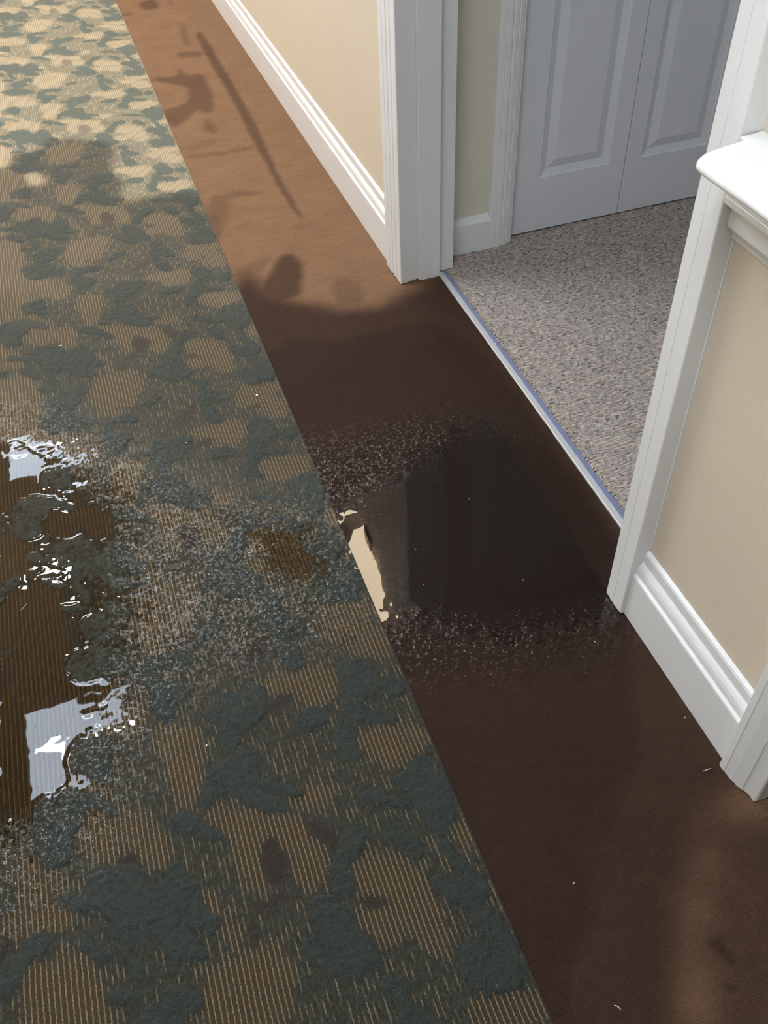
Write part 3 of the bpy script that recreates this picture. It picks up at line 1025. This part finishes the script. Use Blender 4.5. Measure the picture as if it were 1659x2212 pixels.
# ------------------------------------------------------------------ threshold strip
th = tag(empty('threshold_strip', (.86, 1.54, 0)), 'bright aluminium carpet edge strip lying across the doorway', 'threshold')
ya, yb = .929, 2.156
xo = lambda y: .8425 + (y - 1.073) * .0085
lip = [(0, .0005), (.0006, .0042), (.0018, .0054), (.0145, .0056), (.0155, .0048), (.0155, .0005)]
MB().sweep(lip, lambda a, b, t: (xo(t) + a, t, b), ya, yb).build('lip', M_METAL, th, smooth=False)
fl = [(.0158, .0005), (.0158, .0038), (.0440, .0034), (.0440, .0005)]
MB().sweep(fl, lambda a, b, t: (xo(t) + a, t, b), ya, yb).build('flange', M_BLUE, th)
for q in ((969, 610), (1016, 674), (1065, 743), (1122, 817), (1180, 895), (1248, 985), (1275, 1019), (1322, 1084)):
    gx, gy = ground(q[0], q[1], .004)
    gx = min(max(gx, xo(gy) + .018), xo(gy) + .030)
    vs, fs = [], []
    n_ = 10
    for i, (r, z) in enumerate(((.0026, .0034), (.0024, .0044), (.0015, .0051), (.0004, .0053))):
        vs += [(gx + r * math.cos(j * 2 * math.pi / n_), gy + r * math.sin(j * 2 * math.pi / n_), z) for j in range(n_)]
        if i:
            fs += [((i - 1) * n_ + j, (i - 1) * n_ + (j + 1) % n_, i * n_ + (j + 1) % n_, i * n_ + j) for j in range(n_)]
    fs.append(tuple(3 * n_ + j for j in range(n_)))
    MB().raw(vs, fs).build('nail_head', M_NAIL, th, smooth=True)
# cut yarn ends along the beige carpet edge
yv, yf = MB(), None
r = random.Random(5)
y = ya + .004
while y < yb - .004:
    e = .8730 + .0075 * (y - 1.1) + r.uniform(-.002, .002)
    ln, rd = r.uniform(.004, .007), r.uniform(.0018, .0028)
    dy = r.uniform(-.004, .004); z0 = .0065 + r.uniform(-.001, .003)
    ring_ = []
    for i in range(4):
        s = i / 3
        cxp, cyp, czp = e + .004 - ln * s, y + dy * s, z0 + .0025 * math.sin(math.pi * s) - .002 * s
        rr = rd * (1 - .35 * s)
        ring_.append([(cxp, cyp + rr * math.cos(a * math.pi * 2 / 5), czp + rr * math.sin(a * math.pi * 2 / 5)) for a in range(5)])
    n_ = len(yv.v)
    yv.v += [p for rg in ring_ for p in rg]
    for i in range(3):
        for j in range(5):
            yv.f.append((n_ + i * 5 + j, n_ + i * 5 + (j + 1) % 5, n_ + i * 5 + 5 + (j + 1) % 5, n_ + i * 5 + 5 + j))
    yv.f.append(tuple(n_ + 15 + j for j in range(5)))
    y += r.uniform(.0028, .0055)
M_YARN = plain('cut_yarn', srgb(196, 184, 160), .95, .1, .25, 120)
fr_ = yv.build('yarn_fringe', M_YARN)
tag(fr_, 'frayed cut yarn ends along the beige carpet edge at the metal strip', 'yarn', kind='stuff')

# ------------------------------------------------------------------ small litter on the floor
def fz(px, py):
    gx, gy = ground(px, py, .006)
    if gx < X_EDGE:
        z = float(height_pattern(np.array([[gx]]), np.array([[gy]]))[0, 0])
        z = max(z, WL if bowl.sample(np.array([[gx]]), np.array([[gy]]))[0, 0] > .3 else z)
    else:
        z = float(height_border(np.array([[gx]]), np.array([[gy]]))[0, 0]) - .0020
    return gx, gy, z


def scrap(name, px, py, lx, ly, h, ang, label, cat, mat=M_PAPER, group=None):
    gx, gy, z = fz(px, py)
    pts = [(-.5, -.42), (.05, -.5), (.5, -.36), (.46, .3), (.1, .5), (-.44, .42)]
    c_, s_ = math.cos(ang), math.sin(ang)
    pl = [(gx + (a * lx) * c_ - (b * ly) * s_, gy + (a * lx) * s_ + (b * ly) * c_) for a, b in pts]
    mb_ = MB().sweep(pl, lambda a, b, t: (a, b, t), z + .0002, z + .0002 + h)
    return tag(mb_.build(name, mat, None, min(h, lx, ly) * .25), label, cat, group)


scrap('paper_chip', 130, 746, .0085, .0045, .0022, .05, 'small white paper chip lying on a teal leaf of the carpet', 'paper scrap')
scrap('white_crumb', 555, 853, .0050, .0070, .0030, .3, 'round white crumb on the tan ribs close to the brown seam', 'crumb')
scrap('paper_sliver', 402, 957, .0055, .0022, .0012, .15, 'thin white sliver at the tip of a teal carpet leaf', 'paper scrap')
scrap('white_crumb', 446, 1609, .0026, .0036, .0018, .2, 'tiny white crumb in the middle of a dark teal leaf cluster', 'crumb')
for q, lb in (((898, 1182), 'pale speck of grit in the dark puddle near the patterned seam'), ((915, 1258), 'pale speck of grit in the dark puddle near the patterned seam'),
              ((1014, 1072), 'pale speck of grit in the dark puddle toward the threshold strip'), ((1046, 1354), 'pale speck of grit at the sparkling rim of the dark puddle'),
              ((1130, 1248), 'pale speck of grit in the middle of the dark puddle'), ((1285, 1384), 'pale speck of grit by the foot of the casing behind the ledge'),
              ((1480, 1548), 'pale speck of grit below the baseboard under the ledge'), ((1240, 1906), 'pale speck of grit alone on plain wet brown carpet')):
    scrap('pale_crumb', q[0], q[1], .0024, .0030, .0016, q[0] * .37, lb, 'crumb', M_FIBER, 'grit on the brown border')


def thread(name, pts, rad, label, cat, mat=M_FIBER):
    pw = []
    for q in pts:
        gx, gy, z = fz(*q)
        pw.append(Vector((gx, gy, z + rad * 1.2)))
    zm = max(p.z for p in pw)
    n_, vs, fs = 6, [], []
    for i, p in enumerate(pw):
        d = (pw[min(i + 1, len(pw) - 1)] - pw[max(i - 1, 0)]); d.z = 0; d.normalize()
        sd = Vector((-d.y, d.x, 0))
        for j in range(n_):
            a = 2 * math.pi * j / n_
            vs.append(tuple(Vector((p.x, p.y, zm)) + sd * rad * math.cos(a) + Vector((0, 0, rad * math.sin(a)))))
        if i:
            fs += [((i - 1) * n_ + j, (i - 1) * n_ + (j + 1) % n_, i * n_ + (j + 1) % n_, i * n_ + j) for j in range(n_)]
    fs += [tuple(range(n_ - 1, -1, -1)), tuple((len(pw) - 1) * n_ + j for j in range(n_))]
    return tag(MB().raw(vs, fs).build(name, mat, None, smooth=True), label, cat)


thread('lint_thread', [(1328, 2170), (1334, 2172), (1339, 2176), (1342, 2180)], .0006, 'short curled white thread on the brown carpet below the nearer doorway', 'thread', M_PAPER)
thread('lint_thread', [(1519, 1665), (1527, 1662), (1536, 1659)], .0009, 'pale lint strand beside the foot of the nearer door casing', 'thread')
thread('lint_thread', [(43, 1315), (48, 1311), (53, 1306), (57, 1301)], .0005, 'fine pale hair floating on the puddle between carpet leaves', 'thread')

# ------------------------------------------------------------------ lamps of the hall
def troffer(x, y, label):
    o_ = tag(empty('ceiling_light', (x, y, ZC)), label, 'ceiling light', 'long ceiling lights down the hall')
    h, g = .61, .25
    fm = MB()
    for a in ((x - h - .025, x - h, y - g - .025, y + g + .025), (x + h, x + h + .025, y - g - .025, y + g + .025),
              (x - h, x + h, y - g - .025, y - g), (x - h, x + h, y + g, y + g + .025)):
        fm.box(a[0], a[1], a[2], a[3], ZC - .020, ZC - .0005)
    fm.build('frame', M_FRAME, o_)
    MB().box(x - h + .001, x + h - .001, y - g + .001, y + g - .001, ZC - .012, ZC - .001).build('diffuser', M_DIFF, o_)
    tb = MB()
    tb.sweep([(.018 * math.cos(i * math.pi / 5), -.010 * math.sin(i * math.pi / 5)) for i in range(6)],
             lambda a, b, t: (t, y + .02 + a, ZC - .0122 + b), x - h + .02, x + h - .02)
    tb.build('tube', M_TUBE, o_)


for yy_ in (.32, 2.60, 4.88, 7.1):
    troffer(-.44, yy_, 'long white ceiling light with a bright tube across its diffuser')
dl = tag(empty('downlight', (-.86, 3.78, ZC)), 'small round cool downlight between two square ceiling lights', 'downlight')
n_ = 24
MB().sweep([(-.86 + .11 * math.cos(i * 2 * math.pi / n_), 3.78 + .11 * math.sin(i * 2 * math.pi / n_)) for i in range(n_)],
           lambda a, b, t: (a, b, t), ZC - .010, ZC - .0005).build('lens', M_SPOT, dl)
rv, rf = [], []
for i in range(n_):
    a = i * 2 * math.pi / n_
    for r_, z_ in ((.112, ZC - .0005), (.114, ZC - .014), (.134, ZC - .010), (.136, ZC - .0005)):
        rv.append((-.86 + r_ * math.cos(a), 3.78 + r_ * math.sin(a), z_))
for i in range(n_):
    j = (i + 1) % n_
    rf += [(i * 4 + k_, i * 4 + k_ + 1, j * 4 + k_ + 1, j * 4 + k_) for k_ in range(3)]
MB().raw(rv, rf).build('trim_ring', M_FRAME, dl)


def sconce(x, y, z, sgn, label):
    o_ = tag(empty('wall_sconce', (x, y, z - .15)), label, 'wall lamp', 'warm half-round wall lamps')
    n2, vs, fs = 16, [], []
    for i, (rr, zz) in enumerate(((.10, -.17), (.145, -.12), (.17, -.04), (.18, .05), (.185, .15))):
        for j in range(n2 + 1):
            a = math.pi * j / n2
            vs.append((x + sgn * rr * .62 * math.sin(a), y + rr * math.cos(a), z + zz))
        if i:
            q = (i - 1) * (n2 + 1)
            fs += [(q + j, q + j + 1, q + n2 + 2 + j, q + n2 + 1 + j) for j in range(n2)]
    fs.append(tuple(range(n2, -1, -1)))
    MB().raw(vs, fs).build('shade', M_SHADE, o_, smooth=True)
    MB().box(min(x, x + sgn * .014), max(x, x + sgn * .014), y - .05, y + .05, z - .23, z - .165).build('back_plate', M_BRONZE, o_, .003)


for yy_ in (2.78, 5.2, 7.6):
    sconce(X_WALL - .001, yy_, 1.95, -1, {2.78: 'half-round glowing glass wall lamp mirrored in the dark puddle', 5.2: 'half-round glowing glass wall lamp midway down the doorway side', 7.6: 'half-round glowing glass wall lamp at the far end, doorway side'}[yy_])
for yy_ in (4.0, 6.4):
    sconce(X_LEFT + .001, yy_, 1.95, 1, 'half-round glowing glass wall lamp on the opposite hall wall')
